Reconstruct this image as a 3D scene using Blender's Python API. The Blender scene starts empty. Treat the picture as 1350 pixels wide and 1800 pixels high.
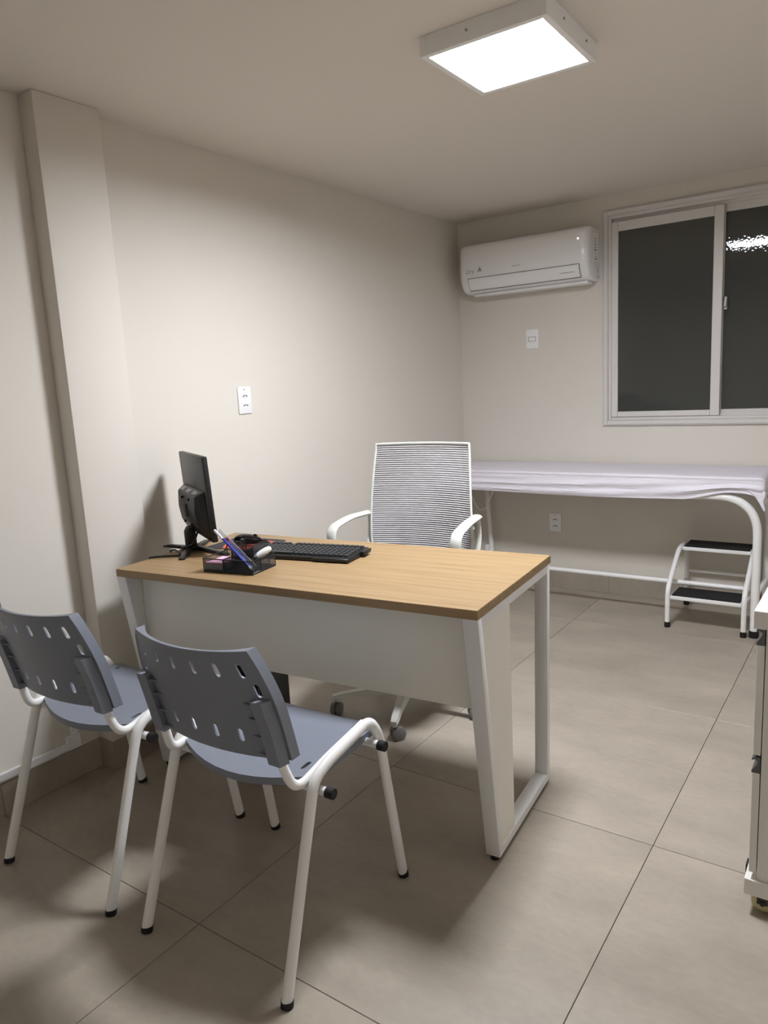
import bpy, bmesh, math, random
from mathutils import Vector, Matrix
random.seed(7)
PI = math.pi

# ------------------------------------------------------------------ camera, world, exposure
sc = bpy.context.scene
COL = sc.collection
CAM = (2.2902, -4.1936, 1.3093)
YAW, PITCH, ROLL, FPX = 0.6141, -0.1753, -0.0535, 1285.13
_f = Vector((-math.sin(YAW) * math.cos(PITCH), math.cos(YAW) * math.cos(PITCH), math.sin(PITCH)))
_r0 = Vector((math.cos(YAW), math.sin(YAW), 0)); _u0 = _r0.cross(_f)
_r = _r0 * math.cos(ROLL) + _u0 * math.sin(ROLL)
_u = -_r0 * math.sin(ROLL) + _u0 * math.cos(ROLL)
cd = bpy.data.cameras.new('camera'); cam = bpy.data.objects.new('camera', cd); COL.objects.link(cam)
cd.sensor_fit = 'VERTICAL'; cd.sensor_height = 36.0; cd.lens = FPX / 1800 * 36.0; cd.clip_start = .02
cam.matrix_world = Matrix(((_r.x, _u.x, -_f.x, CAM[0]), (_r.y, _u.y, -_f.y, CAM[1]), (_r.z, _u.z, -_f.z, CAM[2]), (0, 0, 0, 1)))
sc.camera = cam
w = bpy.data.worlds.new('night'); sc.world = w; w.use_nodes = True
w.node_tree.nodes['Background'].inputs[0].default_value = (.35, .42, .55, 1)
w.node_tree.nodes['Background'].inputs[1].default_value = .012
sc.view_settings.view_transform = 'Standard'; sc.view_settings.look = 'None'
sc.view_settings.exposure = 0.0; sc.view_settings.gamma = 1.0; sc.view_settings.use_curve_mapping = False
LAMP_STRENGTH = 168.0

# ------------------------------------------------------------------ materials
def lin(c):
    return tuple((x / 12.92 if x <= .04045 else ((x + .055) / 1.055) ** 2.4) for x in [v / 255 for v in c]) + (1,)
def mat(name, rgb, rough=.5, metal=0, spec=.5, bump=0, bscale=200, var=0, vscale=4, coat=0):
    m = bpy.data.materials.new(name); m.use_nodes = True
    nt = m.node_tree; b = nt.nodes['Principled BSDF']
    b.inputs['Base Color'].default_value = lin(rgb); b.inputs['Roughness'].default_value = rough
    b.inputs['Metallic'].default_value = metal; b.inputs['Specular IOR Level'].default_value = spec
    b.inputs['Coat Weight'].default_value = coat
    tc = nt.nodes.new('ShaderNodeTexCoord')
    if bump:
        n = nt.nodes.new('ShaderNodeTexNoise'); n.inputs['Scale'].default_value = bscale; n.inputs['Detail'].default_value = 3
        bp = nt.nodes.new('ShaderNodeBump'); bp.inputs['Strength'].default_value = bump; bp.inputs['Distance'].default_value = .002
        nt.links.new(tc.outputs['Object'], n.inputs['Vector']); nt.links.new(n.outputs['Fac'], bp.inputs['Height'])
        nt.links.new(bp.outputs['Normal'], b.inputs['Normal'])
    if var:
        n = nt.nodes.new('ShaderNodeTexNoise'); n.inputs['Scale'].default_value = vscale; n.inputs['Detail'].default_value = 6
        mx = nt.nodes.new('ShaderNodeMix'); mx.data_type = 'RGBA'
        c = lin(rgb)
        mx.inputs['A'].default_value = tuple(v * (1 - var) for v in c[:3]) + (1,)
        mx.inputs['B'].default_value = tuple(min(1, v * (1 + var)) for v in c[:3]) + (1,)
        nt.links.new(tc.outputs['Object'], n.inputs['Vector']); nt.links.new(n.outputs['Fac'], mx.inputs['Factor'])
        nt.links.new(mx.outputs['Result'], b.inputs['Base Color'])
    return m
M = {}
M['wall'] = mat('wall_paint', (219, 213, 203), .75, spec=.25, bump=.08, bscale=160, var=.012, vscale=3)
M['ceil'] = mat('ceiling_paint', (222, 215, 206), .8, spec=.2, bump=.05, bscale=120)
M['white_metal'] = mat('white_powder_coat', (236, 235, 233), .32, spec=.5)
M['desk_metal'] = mat('white_desk_steel', (228, 228, 227), .4, bump=.04, bscale=500)
M['panel'] = mat('beige_panel', (234, 231, 221), .5, bump=.05, bscale=600)
M['white_plastic'] = mat('white_plastic', (240, 240, 240), .28)
M['ac'] = mat('ac_plastic', (240, 240, 240), .22)
M['black'] = mat('black_plastic', (22, 22, 23), .4, bump=.03, bscale=400)
M['black_gloss'] = mat('black_gloss', (10, 10, 11), .12)
M['rubber'] = mat('black_rubber', (16, 16, 16), .7)
M['tread'] = mat('ribbed_rubber', (18, 17, 18), .8, bump=.6, bscale=500)
M['chair_plastic'] = mat('slate_plastic', (121, 126, 137), .42, bump=.12, bscale=700)
M['grey_plastic'] = mat('grey_caster', (118, 116, 115), .45)
M['office_white'] = mat('office_white', (208, 209, 201), .4)
M['mesh_rib'] = mat('mesh_rib', (196, 194, 195), .6)
M['fabric'] = mat('seat_fabric', (150, 149, 150), .9, bump=.3, bscale=500)
M['alu'] = mat('window_aluminium', (214, 211, 207), .42, spec=.5)
M['chrome'] = mat('chrome', (215, 215, 215), .18, metal=1)
M['handle'] = mat('grey_handle', (98, 99, 101), .35, metal=.6)
M['laminate'] = mat('white_laminate', (226, 223, 217), .4, bump=.05, bscale=500)
M['print'] = mat('grey_print', (168, 167, 164), .5)
M['dark_print'] = mat('dark_print', (62, 60, 58), .6)
M['grout'] = mat('grout', (110, 102, 91), .9)
M['pink'] = mat('pink_paper', (226, 176, 205), .8)
M['paper'] = mat('paper_stack', (196, 214, 226), .8)
M['blue'] = mat('blue_pen', (32, 46, 138), .2)
M['pen_white'] = mat('pen_white', (222, 226, 234), .25)
M['red'] = mat('red_print', (205, 84, 78), .5)
M['pad_orange'] = mat('pad_orange', (214, 96, 66), .8, var=.25, vscale=18)
M['pad_dark'] = mat('pad_dark', (52, 50, 54), .85)
M['key'] = mat('key_black', (40, 41, 44), .4)
M['screw'] = mat('screw', (150, 148, 146), .4, metal=.7)
M['wheel'] = mat('amber_wheel', (196, 184, 138), .2, coat=.5)

def tile_mat(name, rgb, rough):
    m = bpy.data.materials.new(name); m.use_nodes = True; nt = m.node_tree; b = nt.nodes['Principled BSDF']
    geo = nt.nodes.new('ShaderNodeNewGeometry'); oi = nt.nodes.new('ShaderNodeObjectInfo')
    mp = nt.nodes.new('ShaderNodeVectorMath'); mp.operation = 'MULTIPLY_ADD'
    cmb = nt.nodes.new('ShaderNodeCombineXYZ')
    nt.links.new(oi.outputs['Random'], cmb.inputs[0]); nt.links.new(oi.outputs['Random'], cmb.inputs[1])
    sc_ = nt.nodes.new('ShaderNodeVectorMath'); sc_.operation = 'SCALE'; sc_.inputs['Scale'].default_value = 20
    nt.links.new(cmb.outputs[0], sc_.inputs[0])
    mp.inputs[1].default_value = (1, 1.9, 1)
    nt.links.new(geo.outputs['Position'], mp.inputs[0]); nt.links.new(sc_.outputs[0], mp.inputs[2])
    n1 = nt.nodes.new('ShaderNodeTexNoise'); n1.inputs['Scale'].default_value = 2.6; n1.inputs['Detail'].default_value = 8; n1.inputs['Roughness'].default_value = .56
    nt.links.new(mp.outputs[0], n1.inputs['Vector'])
    n2 = nt.nodes.new('ShaderNodeTexNoise'); n2.inputs['Scale'].default_value = 34; n2.inputs['Detail'].default_value = 5
    nt.links.new(mp.outputs[0], n2.inputs['Vector'])
    add = nt.nodes.new('ShaderNodeMath'); add.operation = 'MULTIPLY_ADD'; add.inputs[1].default_value = .3
    nt.links.new(n2.outputs['Fac'], add.inputs[0]); nt.links.new(n1.outputs['Fac'], add.inputs[2])
    cr = nt.nodes.new('ShaderNodeValToRGB'); c = lin(rgb)
    cr.color_ramp.elements[0].position = .36; cr.color_ramp.elements[1].position = .94
    cr.color_ramp.elements[0].color = tuple(v * .8 for v in c[:3]) + (1,)
    cr.color_ramp.elements[1].color = tuple(v * 1.2 for v in c[:3]) + (1,)
    nt.links.new(add.outputs[0], cr.inputs[0]); nt.links.new(cr.outputs[0], b.inputs['Base Color'])
    mr = nt.nodes.new('ShaderNodeMapRange'); mr.inputs['To Min'].default_value = rough - .03; mr.inputs['To Max'].default_value = rough + .07
    nt.links.new(n1.outputs['Fac'], mr.inputs['Value']); nt.links.new(mr.outputs[0], b.inputs['Roughness'])
    bp = nt.nodes.new('ShaderNodeBump'); bp.inputs['Strength'].default_value = .05; bp.inputs['Distance'].default_value = .002
    nt.links.new(n2.outputs['Fac'], bp.inputs['Height']); nt.links.new(bp.outputs['Normal'], b.inputs['Normal'])
    return m
M['tile'] = tile_mat('porcelain_tile', (160, 150, 136), .33)

def wood_mat():
    m = bpy.data.materials.new('oak_laminate'); m.use_nodes = True; nt = m.node_tree; b = nt.nodes['Principled BSDF']
    tc = nt.nodes.new('ShaderNodeTexCoord')
    mp = nt.nodes.new('ShaderNodeMapping'); mp.inputs['Scale'].default_value = (1.1, 26, 26)
    nt.links.new(tc.outputs['Object'], mp.inputs['Vector'])
    n = nt.nodes.new('ShaderNodeTexNoise'); n.inputs['Scale'].default_value = 2.2; n.inputs['Detail'].default_value = 8; n.inputs['Distortion'].default_value = .4
    nt.links.new(mp.outputs[0], n.inputs['Vector'])
    mp2 = nt.nodes.new('ShaderNodeMapping'); mp2.inputs['Scale'].default_value = (3, 160, 160)
    nt.links.new(tc.outputs['Object'], mp2.inputs['Vector'])
    n2 = nt.nodes.new('ShaderNodeTexNoise'); n2.inputs['Scale'].default_value = 2; n2.inputs['Detail'].default_value = 4
    nt.links.new(mp2.outputs[0], n2.inputs['Vector'])
    ad = nt.nodes.new('ShaderNodeMath'); ad.operation = 'MULTIPLY_ADD'; ad.inputs[1].default_value = .35
    nt.links.new(n2.outputs['Fac'], ad.inputs[0]); nt.links.new(n.outputs['Fac'], ad.inputs[2])
    cr = nt.nodes.new('ShaderNodeValToRGB'); cr.color_ramp.elements[0].position = .4; cr.color_ramp.elements[1].position = .95
    cr.color_ramp.elements[0].color = lin((128, 101, 68)); cr.color_ramp.elements[1].color = lin((163, 137, 99))
    e = cr.color_ramp.elements.new(.62); e.color = lin((149, 122, 86))
    nt.links.new(ad.outputs[0], cr.inputs[0]); nt.links.new(cr.outputs[0], b.inputs['Base Color'])
    b.inputs['Roughness'].default_value = .45
    return m
M['wood'] = wood_mat()

def glass_mat():
    m = bpy.data.materials.new('dark_textured_glass'); m.use_nodes = True; nt = m.node_tree; b = nt.nodes['Principled BSDF']
    b.inputs['Base Color'].default_value = (.055, .057, .052, 1); b.inputs['Roughness'].default_value = .015
    tc = nt.nodes.new('ShaderNodeTexCoord'); n = nt.nodes.new('ShaderNodeTexNoise'); n.inputs['Scale'].default_value = 105; n.inputs['Detail'].default_value = .5
    bp = nt.nodes.new('ShaderNodeBump'); bp.inputs['Strength'].default_value = .11; bp.inputs['Distance'].default_value = .001
    nt.links.new(tc.outputs['Object'], n.inputs['Vector']); nt.links.new(n.outputs['Fac'], bp.inputs['Height']); nt.links.new(bp.outputs['Normal'], b.inputs['Normal'])
    return m
M['glass'] = glass_mat()

def sheet_mat():
    m = mat('bed_sheet', (226, 221, 229), .55, spec=.4)
    nt = m.node_tree; b = nt.nodes['Principled BSDF']
    tc = nt.nodes.new('ShaderNodeTexCoord'); mp = nt.nodes.new('ShaderNodeMapping'); mp.inputs['Scale'].default_value = (3, 14, 14)
    n = nt.nodes.new('ShaderNodeTexNoise'); n.inputs['Scale'].default_value = 3; n.inputs['Detail'].default_value = 4; n.inputs['Distortion'].default_value = .8
    bp = nt.nodes.new('ShaderNodeBump'); bp.inputs['Strength'].default_value = .35; bp.inputs['Distance'].default_value = .012
    nt.links.new(tc.outputs['Object'], mp.inputs[0]); nt.links.new(mp.outputs[0], n.inputs['Vector'])
    nt.links.new(n.outputs['Fac'], bp.inputs['Height']); nt.links.new(bp.outputs['Normal'], b.inputs['Normal'])
    return m
M['sheet'] = sheet_mat()

def see_through(name, rgb, alpha, rough=.6):
    m = mat(name, rgb, rough); m.node_tree.nodes['Principled BSDF'].inputs['Alpha'].default_value = alpha
    return m
M['mesh_back'] = see_through('mesh_backing', (148, 146, 147), .82, .8)
M['clear'] = see_through('clear_plastic', (225, 232, 240), .35, .1)
def emit(name, rgb, s):
    m = bpy.data.materials.new(name); m.use_nodes = True; b = m.node_tree.nodes['Principled BSDF']
    b.inputs['Base Color'].default_value = (.8, .8, .8, 1)
    b.inputs['Emission Color'].default_value = tuple(rgb) + (1,); b.inputs['Emission Strength'].default_value = s
    return m
M['lamp'] = emit('lamp_diffuser', (.965, 1, 1.075), LAMP_STRENGTH)
M['led'] = emit('indicator_led', (1, 1, 1), 3)

# ------------------------------------------------------------------ mesh helpers
class MB:
    def __init__(s): s.v = []; s.f = []
    def add(s, vs, fs):
        o = len(s.v); s.v += [tuple(p) for p in vs]; s.f += [tuple(i + o for i in f) for f in fs]; return s
    def bm(s, b):
        b.verts.ensure_lookup_table(); b.verts.index_update()
        s.add([v.co[:] for v in b.verts], [[v.index for v in f.verts] for f in b.faces]); b.free(); return s
    def box(s, lo, hi, bev=0, seg=1, M4=None):
        b = bmesh.new()
        r = bmesh.ops.create_cube(b, size=1)
        c = [(lo[i] + hi[i]) / 2 for i in range(3)]; d = [hi[i] - lo[i] for i in range(3)]
        for v in b.verts: v.co = Vector((c[0] + v.co.x * d[0], c[1] + v.co.y * d[1], c[2] + v.co.z * d[2]))
        if bev: bmesh.ops.bevel(b, geom=list(b.edges), offset=min(bev, min(abs(x) for x in d) * .49), segments=seg, profile=.5, affect='EDGES')
        if M4 is not None: bmesh.ops.transform(b, matrix=M4, verts=b.verts)
        return s.bm(b)
    def prism(s, poly, axis, a, b_, bev=0):
        """polygon in the two other axes, extruded along axis from a to b_"""
        b = bmesh.new(); lo = []; hi = []
        def P(p, t): q = [p[0], p[1]]; q.insert(axis, t); return q
        lo = [b.verts.new(P(p, a)) for p in poly]; hi = [b.verts.new(P(p, b_)) for p in poly]
        b.faces.new(lo); b.faces.new(hi); n = len(poly)
        for i in range(n): b.faces.new((lo[i], lo[(i + 1) % n], hi[(i + 1) % n], hi[i]))
        bmesh.ops.recalc_face_normals(b, faces=b.faces)
        if bev: bmesh.ops.bevel(b, geom=list(b.edges), offset=bev, segments=2, profile=.5, affect='EDGES')
        return s.bm(b)
    def tube(s, path, ra, rb=None, side=None, seg=12, cap=True):
        rb = rb or ra; path = [Vector(p) for p in path]; n = len(path); rings = []
        prev = None
        for i, p in enumerate(path):
            t = (path[min(i + 1, n - 1)] - path[max(i - 1, 0)]).normalized()
            if side is not None: x = Vector(side)
            elif prev is not None: x = prev
            else: x = Vector((0, 0, 1)) if abs(t.z) < .9 else Vector((1, 0, 0))
            x = (x - t * x.dot(t)).normalized(); prev = x; y = t.cross(x)
            rings.append([p + x * math.cos(2 * PI * k / seg) * ra + y * math.sin(2 * PI * k / seg) * rb for k in range(seg)])
        vs = [q for r in rings for q in r]; fs = []
        for i in range(n - 1):
            for k in range(seg):
                a = i * seg + k; b = i * seg + (k + 1) % seg
                fs.append((a, b, b + seg, a + seg))
        if cap: fs.append(tuple(reversed(range(seg)))); fs.append(tuple((n - 1) * seg + k for k in range(seg)))
        return s.add(vs, fs)
    def cyl(s, p0, p1, r, r1=None, seg=20):
        p0 = Vector(p0); p1 = Vector(p1); r1 = r if r1 is None else r1
        t = (p1 - p0).normalized(); x = (Vector((0, 0, 1)) if abs(t.z) < .9 else Vector((1, 0, 0))); x = (x - t * x.dot(t)).normalized(); y = t.cross(x)
        vs = [p + x * math.cos(2 * PI * k / seg) * q + y * math.sin(2 * PI * k / seg) * q for p, q in ((p0, r), (p1, r1)) for k in range(seg)]
        fs = [(k, (k + 1) % seg, (k + 1) % seg + seg, k + seg) for k in range(seg)] + [tuple(reversed(range(seg))), tuple(range(seg, 2 * seg))]
        return s.add(vs, fs)
    def lathe(s, prof, seg=24, axis=2, c=(0, 0, 0)):
        vs = []; n = len(prof)
        for k in range(seg):
            a = 2 * PI * k / seg
            for r, h in prof:
                q = [r * math.cos(a), r * math.sin(a)]; q.insert(axis, h); vs.append((q[0] + c[0], q[1] + c[1], q[2] + c[2]))
        fs = [(k * n + i, ((k + 1) % seg) * n + i, ((k + 1) % seg) * n + i + 1, k * n + i + 1) for k in range(seg) for i in range(n - 1)]
        fs.append(tuple(k * n for k in range(seg))); fs.append(tuple(k * n + n - 1 for k in range(seg)))
        return s.add(vs, fs)
    def grid(s, fn, nu, nv, close_u=False):
        vs = [fn(i / nu, j / nv) for j in range(nv + 1) for i in range(nu + 1)]
        fs = [(j * (nu + 1) + i, j * (nu + 1) + i + 1, (j + 1) * (nu + 1) + i + 1, (j + 1) * (nu + 1) + i) for j in range(nv) for i in range(nu)]
        return s.add(vs, fs)
    def ball(s, c, r, seg=20, rings=12):
        return s.grid(lambda u, v: (c[0] + r[0] * math.sin(PI * v) * math.cos(2 * PI * u), c[1] + r[1] * math.sin(PI * v) * math.sin(2 * PI * u), c[2] + r[2] * math.cos(PI * v)), seg, rings)
    def mesh(s, name, smooth=40):
        me = bpy.data.meshes.new(name); me.from_pydata(s.v, [], s.f)
        b = bmesh.new(); b.from_mesh(me)
        bmesh.ops.remove_doubles(b, verts=b.verts, dist=1e-6)
        bmesh.ops.recalc_face_normals(b, faces=b.faces); b.to_mesh(me); b.free()
        if smooth:
            for p in me.polygons: p.use_smooth = True
            me.set_sharp_from_angle(angle=math.radians(smooth))
        return me
    def build(s, name, material, parent=None, smooth=40, loc=None, rot=None):
        me = s.mesh(name, smooth); me.materials.append(M[material])
        return link(name, me, parent, loc, rot)
def link(name, me, parent=None, loc=None, rot=None):
    o = bpy.data.objects.new(name, me); COL.objects.link(o); o.parent = parent
    if loc: o.location = loc
    if rot: o.rotation_euler = rot
    return o
def tag(o, label=None, cat=None, group=None, kind=None):
    if label: o['label'] = label
    if cat: o['category'] = cat
    if group: o['group'] = group
    if kind: o['kind'] = kind
    return o
def thing(name, label, cat, loc=(0, 0, 0), rz=0, group=None):
    o = bpy.data.objects.new(name, None); COL.objects.link(o); o.empty_display_size = .1
    o.location = loc; o.rotation_euler = (0, 0, rz)
    return tag(o, label, cat, group)
def copy_tree(o, parent=None):
    kids = [c for c in bpy.data.objects if c.parent == o]
    c = o.copy(); COL.objects.link(c); c.parent = parent
    for k in kids: copy_tree(k, c)
    return c
def fillet(pts, rad, seg=6):
    pts = [Vector(p) for p in pts]; out = [pts[0]]
    for i in range(1, len(pts) - 1):
        p, a, b = pts[i], pts[i - 1], pts[i + 1]
        r = rad[i - 1] if isinstance(rad, (list, tuple)) else rad
        d1 = (a - p); d2 = (b - p); l = min(r, d1.length * .48, d2.length * .48)
        s_, e_ = p + d1.normalized() * l, p + d2.normalized() * l
        for k in range(seg + 1):
            t = k / seg; out.append(s_ * (1 - t) ** 2 + p * 2 * t * (1 - t) + e_ * t * t)
    out.append(pts[-1]); return out
def spline(pts, seg=8):
    pts = [Vector(p) for p in pts]; P = [pts[0]] + pts + [pts[-1]]; out = []
    for i in range(1, len(P) - 2):
        for k in range(seg):
            t = k / seg; a, b, c, d = P[i - 1], P[i], P[i + 1], P[i + 2]
            out.append(.5 * ((2 * b) + (c - a) * t + (2 * a - 5 * b + 4 * c - d) * t * t + (3 * b - a - 3 * c + d) * t ** 3))
    out.append(pts[-1]); return out
def slotted(us, vs, slots, surf, th, wrap=True):
    """sheet over the grid us x vs with slots {(i,j)} cut as octagons, thickness th along the surface normal"""
    V2 = {}; pts = []; faces = []
    def vid(u, v):
        k = (round(u, 5), round(v, 5))
        if k not in V2: V2[k] = len(pts); pts.append((u, v))
        return V2[k]
    for i in range(len(us) - 1):
        for j in range(len(vs) - 1):
            u0, u1, v0, v1 = us[i], us[i + 1], vs[j], vs[j + 1]
            R = [vid(u0, v0), vid(u1, v0), vid(u1, v1), vid(u0, v1)]
            if (i, j) not in slots: faces.append(R); continue
            du, dv = u1 - u0, v1 - v0; eu, ev = .04, .03; cu, cv = .3, .12
            q = [(eu + cu, ev), (1 - eu - cu, ev), (1 - eu, ev + cv), (1 - eu, 1 - ev - cv), (1 - eu - cu, 1 - ev), (eu + cu, 1 - ev), (eu, 1 - ev - cv), (eu, ev + cv)]
            O = [vid(u0 + a * du, v0 + b * dv) for a, b in q]
            faces += [[R[0], R[1], O[1], O[0]], [R[1], O[2], O[1]], [R[1], R[2], O[3], O[2]], [R[2], O[4], O[3]], [R[2], R[3], O[5], O[4]], [R[3], O[6], O[5]], [R[3], R[0], O[7], O[6]], [R[0], O[0], O[7]]]
    def S(u, v, s):
        e = 1e-3; p = Vector(surf(u, v)); a = Vector(surf(u + e, v)) - Vector(surf(u - e, v)); b = Vector(surf(u, v + e)) - Vector(surf(u, v - e))
        return p + a.cross(b).normalized() * s
    n = len(pts); vs_ = [S(u, v, th / 2) for u, v in pts] + [S(u, v, -th / 2) for u, v in pts]
    edges = {}
    for f in faces:
        for a, b in zip(f, f[1:] + f[:1]): edges[(a, b)] = edges.get((a, b), 0) + 1
    fs = [tuple(f) for f in faces] + [tuple(x + n for x in reversed(f)) for f in faces]
    for (a, b) in edges:
        if (b, a) not in edges: fs.append((b, a, a + n, b + n))
    return vs_, fs
def text_mesh(body, size, depth=.0004, shear=0):
    c = bpy.data.curves.new('text', 'FONT'); c.body = body; c.size = size; c.extrude = depth; c.shear = shear; c.align_x = 'LEFT'
    o = bpy.data.objects.new('text', c); COL.objects.link(o)
    dg = bpy.context.evaluated_depsgraph_get(); me = bpy.data.meshes.new_from_object(o.evaluated_get(dg))
    bpy.data.objects.remove(o); return me

# ------------------------------------------------------------------ room shell
H = 2.244; XR = 2.75; YF = -4.5
def struct(o): return tag(o, kind='structure')
floor = struct(MB().box((-.1, YF - .1, -.12), (XR + .1, .1, -.004)).build('floor', 'grout', smooth=0))
T = .8735; G = .0009
xl = [0, .929, .929 + T, .929 + 2 * T, XR]; yl = [0.0]
y = -.5416
while y > YF: yl.append(y); y -= .8733
yl.append(YF)
for i in range(len(xl) - 1):
    for j in range(len(yl) - 1):
        x0, x1, y0, y1 = xl[i], xl[i + 1], yl[j + 1], yl[j]
        if x1 - x0 < .02: continue
        MB().box((x0 + G, y0 + G, -.0039), (x1 - G, y1 - G, 0), bev=.0008).build('floor_tile', 'tile', floor, smooth=0)
struct(MB().box((-.1, YF - .1, H), (XR + .1, .1, H + .1)).build('ceiling', 'ceil', smooth=0))
struct(MB().box((-.1, YF, -.004), (0, 0, H)).build('wall_left', 'wall', smooth=0))
struct(MB().box((XR, YF, -.004), (XR + .1, 0, H)).build('wall_right', 'wall', smooth=0))
struct(MB().box((-.1, YF - .1, -.004), (XR + .1, YF, H)).build('wall_front', 'wall', smooth=0))
WX0, WX1, WZ0, WZ1 = .95, 2.12, 1.035, 2.13            # opening in the window wall
b = MB()
b.box((-.1, 0, -.004), (WX0, .12, H)); b.box((WX1, 0, -.004), (XR + .1, .12, H))
b.box((WX0, 0, -.004), (WX1, .12, WZ0)); b.box((WX0, 0, WZ1), (WX1, .12, H))
wall_back = struct(b.build('wall_back', 'wall', smooth=0))
PX, PY0, PY1 = .0775, -2.794, -2.56
pillar = struct(MB().box((0, PY0, -.004), (PX, PY1, H), bev=.004, seg=2).build('wall_pillar', 'wall', smooth=40))

def baseboard(name, segs, h):
    """segs: list of (x0,y0,x1,y1,nx,ny) runs cut in tiles"""
    e = bpy.data.objects.new(name, None); COL.objects.link(e); struct(e)
    for (x0, y0, x1, y1, nx, ny) in segs:
        t = .004
        lo = (min(x0, x1, x0 + nx * t, x1 + nx * t), min(y0, y1, y0 + ny * t, y1 + ny * t), 0.0002)
        hi = (max(x0, x1, x0 + nx * t, x1 + nx * t), max(y0, y1, y0 + ny * t, y1 + ny * t), h)
        MB().box(lo, hi, bev=.0008).build('skirting_tile', 'tile', e, smooth=0)
    return e
g = .001
baseboard('baseboard_left', [(0, YF, 0, -4.03, 1, 0), (0, -4.03 + g, 0, -3.158, 1, 0), (0, -3.158 + g, 0, PY0, 1, 0), (0, PY0 - 0, PX + .004, PY0, 0, -1),
    (PX, PY0, PX, PY1, 1, 0), (0, PY1, PX + .004, PY1, 0, 1), (0, PY1 + .004, 0, -1.69, 1, 0), (0, -1.69 + g, 0, -.82, 1, 0), (0, -.82 + g, 0, 0, 1, 0)], .107)
baseboard('baseboard_back', [(.005, 0, .07, 0, 0, -1), (.07 + g, 0, .945, 0, 0, -1), (.945 + g, 0, 1.82, 0, 0, -1), (1.82 + g, 0, 2.69, 0, 0, -1), (2.69 + g, 0, XR, 0, 0, -1)], .128)

# window
win = bpy.data.objects.new('window_1', None); COL.objects.link(win); struct(win)
OX0, OX1, OZ0, OZ1 = .912, 2.158, .998, 2.164
def ring(b, x0, x1, z0, z1, wd, y0, y1, bev=.002):
    b.box((x0, y0, z0), (x0 + wd, y1, z1), bev); b.box((x1 - wd, y0, z0), (x1, y1, z1), bev)
    b.box((x0 + wd, y0, z0), (x1 - wd, y1, z0 + wd), bev); b.box((x0 + wd, y0, z1 - wd), (x1 - wd, y1, z1), bev)
b = MB(); ring(b, OX0, OX1, OZ0, OZ1, .03, -.016, 0); ring(b, OX0 + .006, OX1 - .006, OZ0 + .006, OZ1 - .006, .02, -.021, -.016)
b.build('architrave', 'alu', win)
b = MB(); ring(b, OX0 + .03, OX1 - .03, OZ0 + .03, OZ1 - .03, .016, -.010, .09); b.box((.96, .016, OZ0 + .046), (2.11, .022, OZ0 + .06)); b.box((.96, .016, OZ1 - .06), (2.11, .022, OZ1 - .046))
b.build('track_frame', 'alu', win)
def sash(x0, x1, z0, z1, yy, sl, sr, rt, rb):
    b = MB(); d = .022
    b.box((x0, yy, z0), (x0 + sl, yy + d, z1), .002); b.box((x1 - sr, yy, z0), (x1, yy + d, z1), .002)
    b.box((x0 + sl, yy, z0), (x1 - sr, yy + d, z0 + rb), .002); b.box((x0 + sl, yy, z1 - rt), (x1 - sr, yy + d, z1), .002)
    s_ = b.build('sash', 'alu', win)
    MB().box((x0 + sl - .004, yy + .009, z0 + rb - .004), (x1 - sr + .004, yy + .013, z1 - rt + .004)).build('pane', 'glass', s_, smooth=0)
    return s_
sash(.958, 1.526, 1.046, 2.100, -.008, .036, .046, .05, .03)
s2 = sash(1.482, 2.112, 1.046, 2.116, .024, .046, .036, .05, .03)
b = MB(); b.box((1.532, .012, 1.585), (1.548, .024, 1.65), .002); b.tube(fillet([(1.54, .012, 1.60), (1.54, -.004, 1.60), (1.543, -.006, 1.645)], .008), .006, seg=8)
b.build('latch', 'chrome', s2)

# ------------------------------------------------------------------ ceiling lamp
lamp = thing('ceiling_lamp', 'square white surface-mounted panel light on the ceiling, switched on', 'ceiling light', (1.333, -2.095, H))
hw, ht, lip, rec = .186, .052, .019, .028
b = MB()
for sx, sy in ((1, 0), (-1, 0), (0, 1), (0, -1)):
    if sx: b.box((min(sx * hw, sx * (hw - lip)), -hw, -ht), (max(sx * hw, sx * (hw - lip)), hw, 0), .001)
    else: b.box((-hw + lip, min(sy * hw, sy * (hw - lip)), -ht), (hw - lip, max(sy * hw, sy * (hw - lip)), 0), .001)
b.build('housing', 'white_metal', lamp)
MB().box((-hw + lip, -hw + lip, -ht + rec), (hw - lip, hw - lip, -ht + rec + .004)).build('diffuser', 'lamp', lamp, smooth=0)
for x, y_, n in ((-.04, -hw, (0, -1)), (hw, -.07, (1, 0)), (hw, .1, (1, 0))):
    MB().cyl((x, y_, -.024), (x + n[0] * .002, y_ + n[1] * .002, -.024), .0035, seg=10).build('screw', 'screw', lamp)

# ------------------------------------------------------------------ air conditioner
ac = thing('air_conditioner', 'white wall-mounted split air conditioner beside the window', 'air conditioner', (.497, 0, 1.80))
hwx = .392
prof = [(0, .278), (-.135, .282), (-.165, .276), (-.182, .258), (-.189, .22), (-.192, .14), (-.188, .085), (-.176, .045), (-.155, .018), (-.12, .004), (-.05, 0), (0, 0)]
pr = [(p.x, p.y) for p in fillet([(a, c, 0) for a, c in prof], .02, 3)]
b = MB(); n = len(pr); xs = [(-hwx, .86), (-hwx + .006, .93), (-hwx + .02, .98), (-hwx + .045, 1), (hwx - .045, 1), (hwx - .02, .98), (hwx - .006, .93), (hwx, .86)]
vs = []
for x, k in xs:
    for (yy, zz) in pr: vs.append((x, yy * k, .14 + (zz - .14) * (1 - (1 - k) * .35)))
fs = [(i * n + j, i * n + j + 1, (i + 1) * n + j + 1, (i + 1) * n + j) for i in range(len(xs) - 1) for j in range(n - 1)]
fs += [tuple(range(n)), tuple((len(xs) - 1) * n + k for k in range(n))] + [(i * n, (i + 1) * n, (i + 1) * n + n - 1, i * n + n - 1) for i in range(len(xs) - 1)]
b.add(vs, fs); b.build('body', 'ac', ac, smooth=50)
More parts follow.
